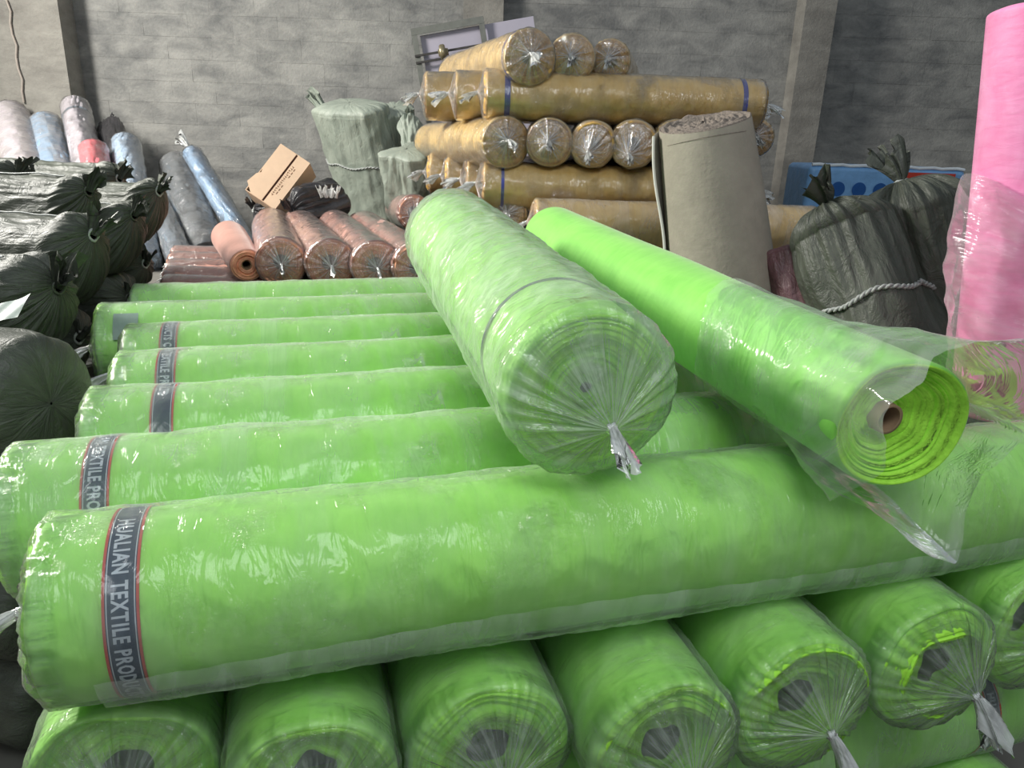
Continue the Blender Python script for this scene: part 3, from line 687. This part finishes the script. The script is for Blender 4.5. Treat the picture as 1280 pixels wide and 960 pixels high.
# ------------------------------------------------------------------ sacks
def sack(A, B, R, label, group=None, mat=None, seed=0, knot=(0, 0), tsize=0.12, tdir=(1, 0, -0.4), name='woven_sack', cat='sack', res=1.0,
         neck=0.022, over=0.05, cord=(), squash=1.0, top='tie', lump=0.02, pleat=0.02, fold_glints=(), cordw=0.006, foldw=0.12):
    mat = mat or M_sack
    rng = np.random.default_rng(seed); A = Vector(A); B = Vector(B); L = (B - A).length
    M = frame(A, B); t = thing(name, label, cat, M, group)
    nu = int(100 * res) + 16; nb = int(46 * res) + 8; ne = int(26 * res) + 6
    th = np.linspace(0, 2 * PI, nu, endpoint=False)
    rows = []
    if top == 'tie':
        for q in np.linspace(0, 1, ne):
            r = neck + (R - neck) * math.sin(q * PI / 2) ** 0.85; s = -over + (over + R * 0.45) * (1 - math.cos(q * PI / 2)) ** 0.9
            rows.append((s, r, 1 - q * 0.6, 1 - q))
    else:
        for q in np.linspace(0, 1, ne): rows.append((0.18 * R * (1 - math.cos(q * PI / 2)) ** 1.5, max(0.01, R * math.sin(q * PI / 2)), 0.1, 0))
    s0 = rows[-1][0]
    for s in np.linspace(s0, L - R * 0.4, nb)[1:]: rows.append((s, R, max(0, 0.4 * (1 - (s - s0) / 0.5)), 0))
    s1 = rows[-1][0]
    for q in np.linspace(0, 1, ne)[1:]: rows.append((s1 + (L - s1) * math.sin(q * PI / 2), max(0.004, R * math.cos(q * PI / 2) ** 0.6), 0.1, 0))
    S = np.array([r[0] for r in rows]); RR = np.array([r[1] for r in rows]); G = np.array([r[2] for r in rows]); C = np.array([r[3] for r in rows])[:, None]
    T, SS = np.meshgrid(th, S); R2 = RR[:, None]; G2 = np.broadcast_to(G[:, None], T.shape)
    pl = sum((1 - 2 * np.abs(np.cos(k * T / 1.0 + rng.uniform(0, 6) + SS * rng.normal(0, 1.5)))) for k in (5, 7, 9, 11, 14)) / 3
    body = np.clip(R2 / R, 0, 1)
    R3 = R2 + pl * pleat * np.clip(G2 * 1.3, foldw, 1) * np.clip(body * 1.5, 0.1, 1) * (1.2 - 0.5 * body) + noise(T, SS, rng, 4, 5, 8) * lump * body + noise(T, SS, rng, 7, 10, 8, True) * lump * 0.45 * body
    P = np.stack([R3 * np.cos(T) * squash + C * knot[0], R3 * np.sin(T) + C * knot[1], SS + 0 * T], -1)
    arc = np.concatenate([[0], np.cumsum(np.hypot(np.diff(S), np.diff(RR)))])
    UV = np.stack(np.meshgrid(np.linspace(0, 2 * PI * R, nu + 1), arc), -1)
    link('body', grid('body', P, UV, attr=G2), mat, t)
    if top == 'tie':
        tl = link('tied_neck', tail(rng, tsize, tdir, nu=56 if res > 0.6 else 28, nv=12, neck=neck * 0.9, droop=0.25, wide=1.05), mat, t)
        tl.location = (knot[0], knot[1], -over)
        a = np.linspace(0, 2 * PI, 13)
        pts = [(knot[0] + (neck + 0.006) * math.cos(x), knot[1] + (neck + 0.006) * math.sin(x), -over + 0.004 * math.sin(3 * x)) for x in a]
        tube('tie_cord', pts, 0.006, M_cord if seed % 2 else mat, t)
    for cs in cord:
        k = int(np.argmin(np.abs(S - cs))); idx = list(range(0, nu, max(1, nu // 40))) + [0]
        pts = []
        for q, i in enumerate(idx):
            p = Vector(P[k, i]); ax = Vector((0, 0, S[k])); d = p - ax; pts.append(ax + d * (1 + 0.006 / d.length) + Vector((0, 0, 0.012 * math.sin(q * 0.9))))
        fine = []
        for a_ in range(len(pts) - 1):
            for b_ in range(6): fine.append(pts[a_].lerp(pts[a_ + 1], b_ / 6))
        ax_ = Vector((0, 0, 1)); meshes = []
        for ph in (0, PI):
            tp_ = []
            for q_, p in enumerate(fine):
                rad_ = Vector((p.x, p.y, 0)).normalized(); w_ = q_ * 0.8 + ph
                tp_.append(p + rad_ * (math.cos(w_) * cordw * 0.5) + ax_ * (math.sin(w_) * cordw * 0.5))
            tube('cord', tp_, cordw * 0.62, M_cord, t)
    for st in fold_glints:
        k = int((st / (2 * PI)) * nu) % nu
        pts = [Vector(P[i, k]) * 1.0 + Vector((math.cos(st), math.sin(st), 0)) * 0.008 for i in range(ne, len(rows) - ne // 2, 2)]
        tube('cord', pts, 0.004, M_cord, t)  # pale tube along a stretched fold, stands in for its highlight
    return t
sl = 'dark grey-green tied sacks at the left'
LD = Vector((-0.985, 0.17, 0))
left = [  # px, py, Y, R, length, knot up, label
    (52, 388, 2.78, 0.205, 1.0, (0.09, 0.02), 'dark sack with a big folded neck tuft, second nearest at the left', (1, -0.1, -0.5), 0.17, (6.1,)),
    (104, 330, 3.28, 0.20, 1.1, (0.13, 0.0), 'dark sack whose round curled neck stands right above its end, left middle', (1, 0.2, -0.4), 0.13, (0.25,)),
    (158, 300, 3.92, 0.185, 1.2, (0.13, -0.01), 'dark sack with a ring-shaped curled neck, end showing above the rear green rolls', (1, 0.0, -0.5), 0.12, (0.2, 6.0)),
    (188, 268, 4.32, 0.17, 1.2, (0.13, 0.0), 'rearmost dark sack on the right of the left heap, small curled neck', (1, 0.1, -0.5), 0.11, ()),
    (98, 262, 3.70, 0.15, 0.9, (0.09, 0.0), 'short dark sack with upright neck between the left heap sacks', (1, 0.1, -0.4), 0.13, (0.1,)),
    (138, 240, 4.60, 0.16, 1.1, (0.08, 0.0), 'dark sack at the back of the left heap below the blue roll', (1, 0.1, -0.4), 0.12, ()),
    (12, 240, 4.30, 0.17, 0.8, (0.09, 0.0), 'dark sack with crumpled neck at the left picture edge below the white roll', (1, 0.3, -0.5), 0.13, ())]
for i, (px, py, Y, R, L, kn, lab, td, ts, st) in enumerate(left):
    A = at(px, py, Y) + Vector((0.02, 0, 0)); B = A + LD * L
    sack(A, B, R, lab, sl, seed=200 + i, knot=kn, tsize=ts * 0.85, tdir=td, fold_glints=st, res=1.1, lump=0.008)
    z = A.z - 2 * R + 0.03; n = 0
    while z > 0.2 and i < 4:
        j = Vector((random.uniform(-0.15, -0.05), random.uniform(-0.03, 0.03), 0))
        sack(Vector((A.x, A.y, z)) + j, Vector((B.x, B.y, z)) + j, R, ['dark sack end in the shade under the second nearest left sack', 'dark sack end in the shade under the left middle sack', 'dark sack end in the shade behind the green roll tips', 'dark sack under the rearmost left sack'][i] + ['', ', one lower', ', lowest', ', at the floor', ', at the bottom'][n], sl,
             seed=230 + i * 5 + n, knot=(0.03, 0), tsize=0.08, res=0.35, lump=0.01); z -= 2 * R - 0.03; n += 1
# nearest sack, rounded closed end towards the viewer
A = at(-90, 470, 2.40); B = at(28, 500, 2.16)
sack(A + Vector((-0.5, 0.1, 0)), B + Vector((0.10, -0.02, 0)), 0.205, 'nearest dark sack at the left edge, rounded closed end with stitched seams', sl, seed=260, res=1.1, lump=0.008)
for n in range(3):
    z = B.z - 0.37 * (n + 1)
    if z > 0.1: sack(Vector((A.x - 0.5, A.y, z)), Vector((B.x - 0.02, B.y, z)), 0.2, ['dark sack in deep shade below the nearest left sack', 'dark sack in deep shade, second below the nearest left sack', 'dark sack on the floor below the nearest left sack'][n], sl, seed=262 + n, res=0.4, lump=0.01)
# scrap of printed film lying over the nearest sack
P = np.zeros((14, 20, 3)); c0 = at(-6, 392, 2.12); c1 = at(40, 376, 2.12)
for a in range(14):
    for b in range(20):
        q = b / 19; r = a / 13
        p = c0.lerp(c1, q) + Vector((-0.02 * r, 0.0, 0.02)) + Vector((0.01, -0.06, -0.05)) * r + Vector((0, 0, 0.003 * math.sin(7 * q + 4 * r)))
        P[a, b] = p
tag(link('film_scrap', grid('film_scrap', P, np.stack(np.meshgrid(np.linspace(0, .15, 20), np.linspace(0, .06, 14)), -1), close=False, attr=np.zeros((14, 20))), M_sticker), 'crumpled pale printed film scrap on the nearest left sack', 'film scrap')

# ------------------------------------------------------------------ rolls leaning on the wall at the left
def lean(tx, ty, Y, bx, by, R, label, cm, fm, seed, grp='rolls leaning on the back wall', **kw):
    A = at(tx, ty, Y); B = atz(bx, by, PLAT + R * 0.45)
    d = dict(core=False, res=0.55, far='flat', tsize=0.10, tdir=(0.3, 0.2, -1), deep=0.02, gap=0.008, amp=0.006, over=0.06)
    d.update(kw)
    return roll(A, B, R, label, grp, cm, cm, fm, seed=seed, **d)
lean(14, 146, 7.62, 62, 330, 0.165, 'crumpled white film-wrapped roll leaning at the far left', M_white, M_film_old, 301)
lean(58, 158, 7.60, 92, 330, 0.15, 'blue film-wrapped roll between the two white leaning rolls', M_blue, M_film_old, 302)
t = lean(94, 134, 7.62, 138, 330, 0.125, 'tall white roll with a grey band leaning on the wall pillar', M_white, M_film_far, 303, band=(0.22, 0, 0.03, None, None, M_slate, False))
lean(117, 188, 6.95, 138, 330, 0.12, 'short coral pink pleated bundle before the tall white leaning roll', M_pinkish, M_film_far, 304, near='flat', name='fabric_bundle', cat='fabric bundle')
sack(at(140, 158, 7.6), atz(160, 330, PLAT + 0.05), 0.13, 'dark clear-wrapped bundle right of the tall white roll', None, M_dark, seed=305, tsize=0.08, res=0.7, tdir=(0.5, 0, -1))
lean(157, 180, 7.25, 182, 330, 0.125, 'pale blue round-topped roll leaning beside the dark bundle', M_paleblue, M_film_far, 306, near='flat')
lean(240, 192, 7.25, 322, 330, 0.088, 'long slim blue roll leaning aslant with a clear film tip', M_blue, M_film_far, 307, tsize=0.16)
lean(222, 208, 7.35, 262, 322, 0.16, 'thick dark grey film-wrapped roll under the slim blue one', M_grey, M_film_far, 308, near='flat')
lean(214, 248, 6.9, 252, 330, 0.09, 'slim slate blue roll left of the thick grey roll', M_slate, M_film_far, 309, near='flat')
lean(190, 240, 6.9, 232, 338, 0.10, 'dim slate roll leaning behind the rearmost dark sack', M_slate, M_film_far, 310, near='flat')

# ------------------------------------------------------------------ salmon rolls
sg = 'salmon rolls behind the green pile'
def salmon(A, B, R, lab, seed, **kw):
    d = dict(core=False, rc=0.045, deep=0.035, tsize=0.05, res=0.6, gap=0.005, amp=0.003, over=0.02, knot=(-0.01, 0))
    d.update(kw); return roll(A, B, R, lab, sg, M_salmon, M_salmon_end, M_film_far, seed=seed, **d)
for i, (nx, ny, fx, lab) in enumerate([(351, 318, 340, 'first salmon roll from the left, film knot in its orange end'), (413, 316, 374, 'second salmon roll from the left of the four side by side'), (470, 314, 418, 'third salmon roll from the left of the four side by side'), (521, 314, 455, 'fourth salmon roll, its end half hidden by the wrapped green roll')]):
    A = at(nx, ny, 4.48); A.z = 1.30
    B = at(fx, 275, 5.95); B.z = 1.30
    salmon(A, B, 0.148, lab, 320 + i)
salmon(at(520, 262, 5.6), at(560, 255, 6.6), 0.13, 'small salmon roll end between the sacks and the gold stack', 326, R=None) if False else salmon(at(518, 266, 5.7), at(500, 262, 6.9), 0.13, 'small salmon roll end between the sacks and the gold stack', 326)
A = at(309, 337, 4.50); B = at(287, 300, 5.4); A.z = 1.27; B.z = 1.29
roll(A, B, 0.098, 'brownish salmon roll with a dark empty core hole, left of the four', sg, M_salmon, M_salmon_end, None, seed=327, res=0.7, rc=0.03, core=True, deep=0.03, taper=0.25)
for i in range(5):
    Y = 4.56 + 0.27 * i
    A = at(206 + 4 * i, 340, Y); A.z = PLAT + 0.128; B = Vector((0 - 0.15, Y + 0.05, A.z))
    salmon(A, B, 0.125, ['nearest dim salmon roll lying crosswise, left of the core hole', 'second dim crosswise salmon roll', 'third dim crosswise salmon roll', 'fourth dim crosswise salmon roll', 'farthest dim crosswise salmon roll before the slate rolls'][i], 330 + i, res=0.4)

# ------------------------------------------------------------------ cardboard box
TL = at(351, 180, 6.15); TR = at(387, 204, 6.10); BL = at(316, 243, 5.95)
ex = (TR - TL); wx = ex.length; ex.normalize(); ey = (BL - TL); ey = ey - ex * ey.dot(ex); wy = ey.length; ey.normalize(); ez = ex.cross(ey)
if ez.y < 0: ez = -ez
MB = Matrix((ex, ey, ez)).transposed().to_4x4(); MB.translation = TL
t = thing('cardboard_box', 'open cardboard box tipped on its corner above the salmon rolls', 'box', MB)
dp = 0.26; th_ = 0.006
walls = [((wx / 2, wy / 2, dp), (wx, wy, th_)), ((0, wy / 2, dp / 2), (th_, wy, dp)), ((wx, wy / 2, dp / 2), (th_, wy, dp)), ((wx / 2, 0, dp / 2), (wx, th_, dp)), ((wx / 2, wy, dp / 2), (wx, th_, dp))]
link('carton', boxes('carton', walls), M_card, t)
fs = wx * 0.55
# torn left flap and whole right flap
out = [(0, 0), (fs, 0), (fs, wy), (fs * 0.32, wy), (0.0 - 0.03, wy * 0.86), (-0.01, wy * 0.66), (0.015, wy * 0.6), (0, wy * 0.5)]
n = len(out)
link('flap', mesh('flap', [(x, y, -0.004) for x, y in out] + [(x, y, 0.002) for x, y in out], [tuple(range(n)), tuple(range(2 * n - 1, n - 1, -1))] + [(i, i + n, (i + 1) % n + n, (i + 1) % n) for i in range(n)]), M_card, t)
fl = link('flap', boxes('flap', [((fs + 0.012 + (wx - fs) / 2, wy / 2, -0.003), (wx - fs - 0.012, wy, 0.006))]), M_card, t)
link('gap_shade_strip', boxes('gap_shade_strip', [((fs + 0.004, wy / 2, 0.004), (0.03, wy, 0.003))]), M_gap_shade, t)  # dark strip behind the flaps, shade of the gap put in as colour
pr = random.Random(2); bl = []
for k in range(15):
    y = wy * (0.22 + 0.042 * k); bl.append(((fs + 0.038, y, -0.0072), (0.020, 0.0035, 0.001))); bl.append(((fs + 0.038 + pr.uniform(-.006, .006), y + 0.006, -0.0072), (0.004, 0.009, 0.001)))
for k in range(8):
    if k in (3, 4): continue
    bl.append(((fs + 0.062, wy * (0.26 + 0.07 * k), -0.0072), (0.005, 0.022, 0.001)))
link('print', boxes('print', bl), M_card_dark, fl)
# dark crumpled plastic below the box, with loose white ends
sack(at(372, 262, 5.9), at(428, 246, 6.2), 0.15, 'heap of crumpled black plastic wrapping under the cardboard box', None, M_dark, seed=340, name='plastic_wrapping', cat='plastic wrapping', lump=0.03, tsize=0.1, res=0.9)
sack(at(325, 262, 6.2), at(360, 268, 6.3), 0.13, 'dark plastic lump left under the cardboard box', None, M_dark, seed=341, name='plastic_wrapping', cat='plastic wrapping', lump=0.03, tsize=0.08, res=0.7)
tw = thing('film_twist', 'small twisted white film ends sticking out of the black wrapping', 'film scrap', Matrix.Translation(at(411, 244, 5.85)))
for k in range(4):
    o = link('twist', tail(np.random.default_rng(k), 0.07, (0.2 * (k - 1.5), 0, 1), nu=20, nv=5, droop=0), M_knot, tw); o.location = (0.035 * (k - 1.5), 0, -0.02)

# ------------------------------------------------------------------ pale sacks by the wall
pg = 'pale grey-green sacks by the wall'
t = sack(at(437, 128, 7.1), atz(478, 300, PLAT + 0.06), 0.37, 'large pale grey-green sack with a pointed ear, tied round with white cord', pg, M_sack_pale, seed=350, squash=0.55, top='flat', cord=(0.52,), res=1.2, lump=0.02, cordw=0.009, foldw=0.7)
ear = link('ear', tail(np.random.default_rng(3), 0.17, (0.1, -0.6, -0.8), nu=40, nv=8, neck=0.05, droop=0), M_sack_pale, t); ear.location = (0, -0.29, 0.09)
sack(at(493, 134, 7.2), atz(522, 300, PLAT + 0.04), 0.185, 'slimmer pale sack with long upright folds beside the big pale sack', pg, M_sack_pale, seed=352, top='flat', res=1.0, lump=0.012, pleat=0.04, foldw=0.8)
sack(at(508, 186, 6.4), atz(524, 325, PLAT + 0.02), 0.20, 'slumped pale sack with a folded-over top touching the gold rolls', pg, M_sack_pale, seed=354, top='flat', res=1.0, lump=0.035)
sack(at(512, 152, 6.9), at(516, 195, 6.7), 0.10, 'small crumpled bag end above the slumped pale sack', pg, M_sack_pale, seed=356, res=0.7, lump=0.03, tsize=0.08)

# ------------------------------------------------------------------ steel frame and board
TLf = at(513, 36, 7.62); d = at(604, 20, 7.62) - TLf
fx = d.normalized(); fy = Vector((0, -0.10, -1)); fy = (fy - fx * fy.dot(fx)).normalized(); fz = fx.cross(fy)
if fz.y < 0: fz = -fz
MF = Matrix((fx, fy, fz)).transposed().to_4x4(); MF.translation = TLf
W = d.length
t = thing('steel_frame', 'grey steel angle frame leaning on the wall behind the gold stack', 'frame', MF)
for x in (0.025, W - 0.025): link('stile', boxes('stile', [((x, 0.8, 0), (0.05, 1.6, 0.008)), ((x + (0.021 if x > 0.1 else -0.021), 0.8, 0.02), (0.008, 1.6, 0.04))]), M_steel, t)
link('top_bar', boxes('top_bar', [((W / 2, 0.03, -0.002), (W, 0.06, 0.008)), ((W / 2, 0.004, 0.02), (W, 0.008, 0.04))]), M_steel, t)
for y in (0.24, 0.30): link('cross_rail', boxes('cross_rail', [((W / 2, y, -0.012), (W, 0.018, 0.018))]), M_rail, t)
th = np.linspace(0, 2 * PI, 24, endpoint=False)
prof = [(0.012, -0.045), (0.03, -0.045), (0.034, -0.03), (0.062, -0.03), (0.07, -0.02), (0.07, 0.01), (0.062, 0.02), (0.034, 0.02), (0.03, 0.045), (0.012, 0.045)]
P = np.array([[[z, r * math.cos(a), r * math.sin(a)] for a in th] for r, z in prof])
o = link('bearing', grid('bearing', P), M_brass, t); o.location = (0.27, 0.26, -0.07); o['label'] = 'round brass-coloured fitting on the rails'
t2 = thing('board', 'flat pale lilac board standing behind the steel frame', 'board', MF)
o = link('panel', boxes('panel', [((0.60, 0.86, 0.065), (1.06, 1.6, 0.02))]), M_board, t2); bevel(o, 0.004)
o = link('edge_strip', boxes('edge_strip', [((1.132, 0.86, 0.065), (0.008, 1.6, 0.026))]), M_steel, t2)

# ------------------------------------------------------------------ canvas roll
Yc = 3.72
Ct = at(880, 151, Yc); Cb = at(906, 384, Yc - 0.10); Cb = Ct + (Cb - Ct).normalized() * 1.02
M = frame(Ct, Cb); t = thing('canvas_roll', 'upright roll of raw grey-beige canvas with frayed top, between gold stack and green rolls', 'canvas roll', M)
rng = np.random.default_rng(77); L = (Cb - Ct).length; nu = 140
th = np.linspace(0, 2 * PI, nu, endpoint=False)
s_ = np.concatenate([np.zeros(30), np.linspace(0, 0.01, 3), np.linspace(0.02, L, 60)]); r_ = np.concatenate([np.linspace(0.02, 0.19, 30), [0.196, 0.2, 0.2], np.full(60, 0.201)])
T, SS = np.meshgrid(th, s_); R2 = np.broadcast_to(r_[:, None], T.shape)
lobe = (R2 + SS * 0.055) * (1 + 0.035 * np.cos(2 * T + 0.5) + 0.02 * np.cos(3 * T + 2))
face = (SS < 0.001)
spir = np.where(face, 0.012 * np.abs(np.sin(R2 / 0.0105 + T / 2)) + 0.006 * noise(T, R2 * 30, rng, 12, 3, 8), 0)
wr = noise(T, SS, rng, 3, 4, 8) * 0.004 * np.clip(SS * 4, 0, 1)
yy = lobe * np.sin(T)
Z = SS + spir + yy * 0.24 * np.exp(-SS / 0.3) + lobe * np.cos(T) * 0.10 * np.exp(-SS / 0.3)
P = np.stack([(lobe + wr) * np.cos(T), (lobe + wr) * np.sin(T), Z], -1)
UV = np.stack(np.meshgrid(np.linspace(0, 1.3, nu + 1), s_), -1)
me = grid('canvas', P, UV); o = link('canvas', me, M_canvas, t); me.materials.append(M_canvas_edge)
mi = np.zeros(len(me.polygons), dtype=np.int32); mi[:32 * nu] = 1; me.polygons.foreach_set('material_index', mi)
# loose outer edge with its pale selvage, on the viewer's left
def canvas_pt(a, s, out):
    r = (0.201 + s * 0.055) * (1 + 0.035 * math.cos(2 * a + 0.5) + 0.02 * math.cos(3 * a + 2)) + out
    return np.array((r * math.cos(a), r * math.sin(a), s + r * math.sin(a) * 0.24 * math.exp(-s / 0.3) + r * math.cos(a) * 0.10 * math.exp(-s / 0.3)))
Mi = M.inverted(); camloc = Mi @ Vector((0, 0, H)); va = math.atan2(camloc.y, camloc.x)
leftdir = Mi.to_3x3() @ Vector((-1, 0, 0)); la = math.atan2(leftdir.y, leftdir.x)
sgn = 1 if math.sin(la - va) > 0 else -1
P = np.zeros((40, 12, 3))
for i in range(40):
    s = 0.02 + (L - 0.05) * i / 39
    for j in range(12):
        q = j / 11; P[i, j] = canvas_pt(la + sgn * 0.45 * (1 - q) - sgn * 0.02, s, 0.004 + (0.028 + 0.012 * math.sin(s * 9)) * q ** 1.5)
o = link('loose_edge', grid('loose_edge', P, np.stack(np.meshgrid(np.linspace(0, .1, 12), np.linspace(0, L, 40)), -1), close=False), M_canvas, t)
sm = o.modifiers.new('thick', 'SOLIDIFY'); sm.thickness = 0.003
pts = [Vector(P[i, 11]) for i in range(40)]
tube('selvage', pts, 0.007, M_selvage, t)['label'] = 'pale selvage edge'
o = ring('hem_line', 0.2035, 0.085, 0.087, M_canvas_edge, t, 80); o['label'] = 'pale woven line near the top'

# ------------------------------------------------------------------ sacks at the right
rg = 'dark grey-green sacks at the right'
sack(at(1052, 268, 3.45), at(1128, 480, 3.02), 0.235, 'big dark sack at the right, knotted neck leaning left, corded', rg, seed=361, knot=(0.04, 0.12), tsize=0.14, tdir=(0.6, 0.5, -0.5), res=1.5, cord=(0.44,), lump=0.014, pleat=0.03, cordw=0.011, over=0.02)
sack(at(1130, 243, 3.50), at(1190, 470, 3.22), 0.27, 'dark sack with upright pointed neck and deep folds, next to the tall pink roll', rg, seed=363, knot=(0.02, 0.05), tsize=0.14, tdir=(0.1, 0.05, -1), res=1.5, lump=0.014, pleat=0.045, cordw=0.009)
for k, (x, y, z) in enumerate([(1.62, 3.15, 1.02), (2.05, 3.1, 1.0), (1.62, 3.15, 0.62), (2.05, 3.1, 0.6), (1.7, 3.1, 0.22), (2.12, 3.1, 0.22)]):
    sack(Vector((x - 0.1, y + 0.45, z)), Vector((x + 0.1, y - 0.35, z)), 0.21, 'dark sack hidden beneath the ' + ('knotted left one' if k % 2 == 0 else 'pointed right one') + ' of the right sacks, ' + ['upper', 'middle', 'lowest'][k // 2], rg, seed=370 + k, res=0.35)
t = sack(at(992, 312, 3.60), at(1020, 450, 3.35), 0.17, 'dull maroon sack wedged between the canvas roll and the dark sack', None, M_maroon, seed=380, top='flat', res=1.0, lump=0.012)
for k, z in enumerate((1.05, 0.65, 0.25)):
    sack(Vector((1.25, 3.95, z)), Vector((1.45, 3.3, z)), 0.20, 'maroon sack hidden below the wedged maroon one, ' + ['upper', 'middle', 'on the floor'][k], 'maroon sacks', M_maroon, seed=385 + k, res=0.3)

# blue printed bale by the wall
c = at(1112, 209, 5.6); zt = c.z
t = thing('tarpaulin_bale', 'blue tarpaulin bale with red and dark blue print behind the right sacks', 'bale', Matrix.Translation((c.x, c.y, PLAT)))
hh = zt - PLAT
bm_ = boxes('tarpaulin', [((0, 0.25, hh / 2), (1.12, 0.5, hh))]); o = link('tarpaulin', bm_, M_tarp, t)
b_ = bevel(o, 0.05, 4); o.modifiers.new('s', 'SUBSURF').levels = 0
tube('welt', [(-0.54 + 1.08 * i / 20, 0.02, hh + 0.004 * math.sin(i * 2.1)) for i in range(21)], 0.012, M_tarp_white, t)
link('red_panel', boxes('red_panel', [((0.30, -0.004, hh - 0.075), (0.34, 0.012, 0.09))]), M_tarp_red, t)['label'] = 'red printed block'
for k in range(3):
    P = np.array([[[-0.34 + 0.15 * k + r * math.cos(a), -0.006, hh - 0.16 + r * math.sin(a)] for a in np.linspace(0, 2 * PI, 20, endpoint=False)] for r in (0.001, 0.05)])
    link('printed_disc', grid('printed_disc', P), M_tarp_blue, t)
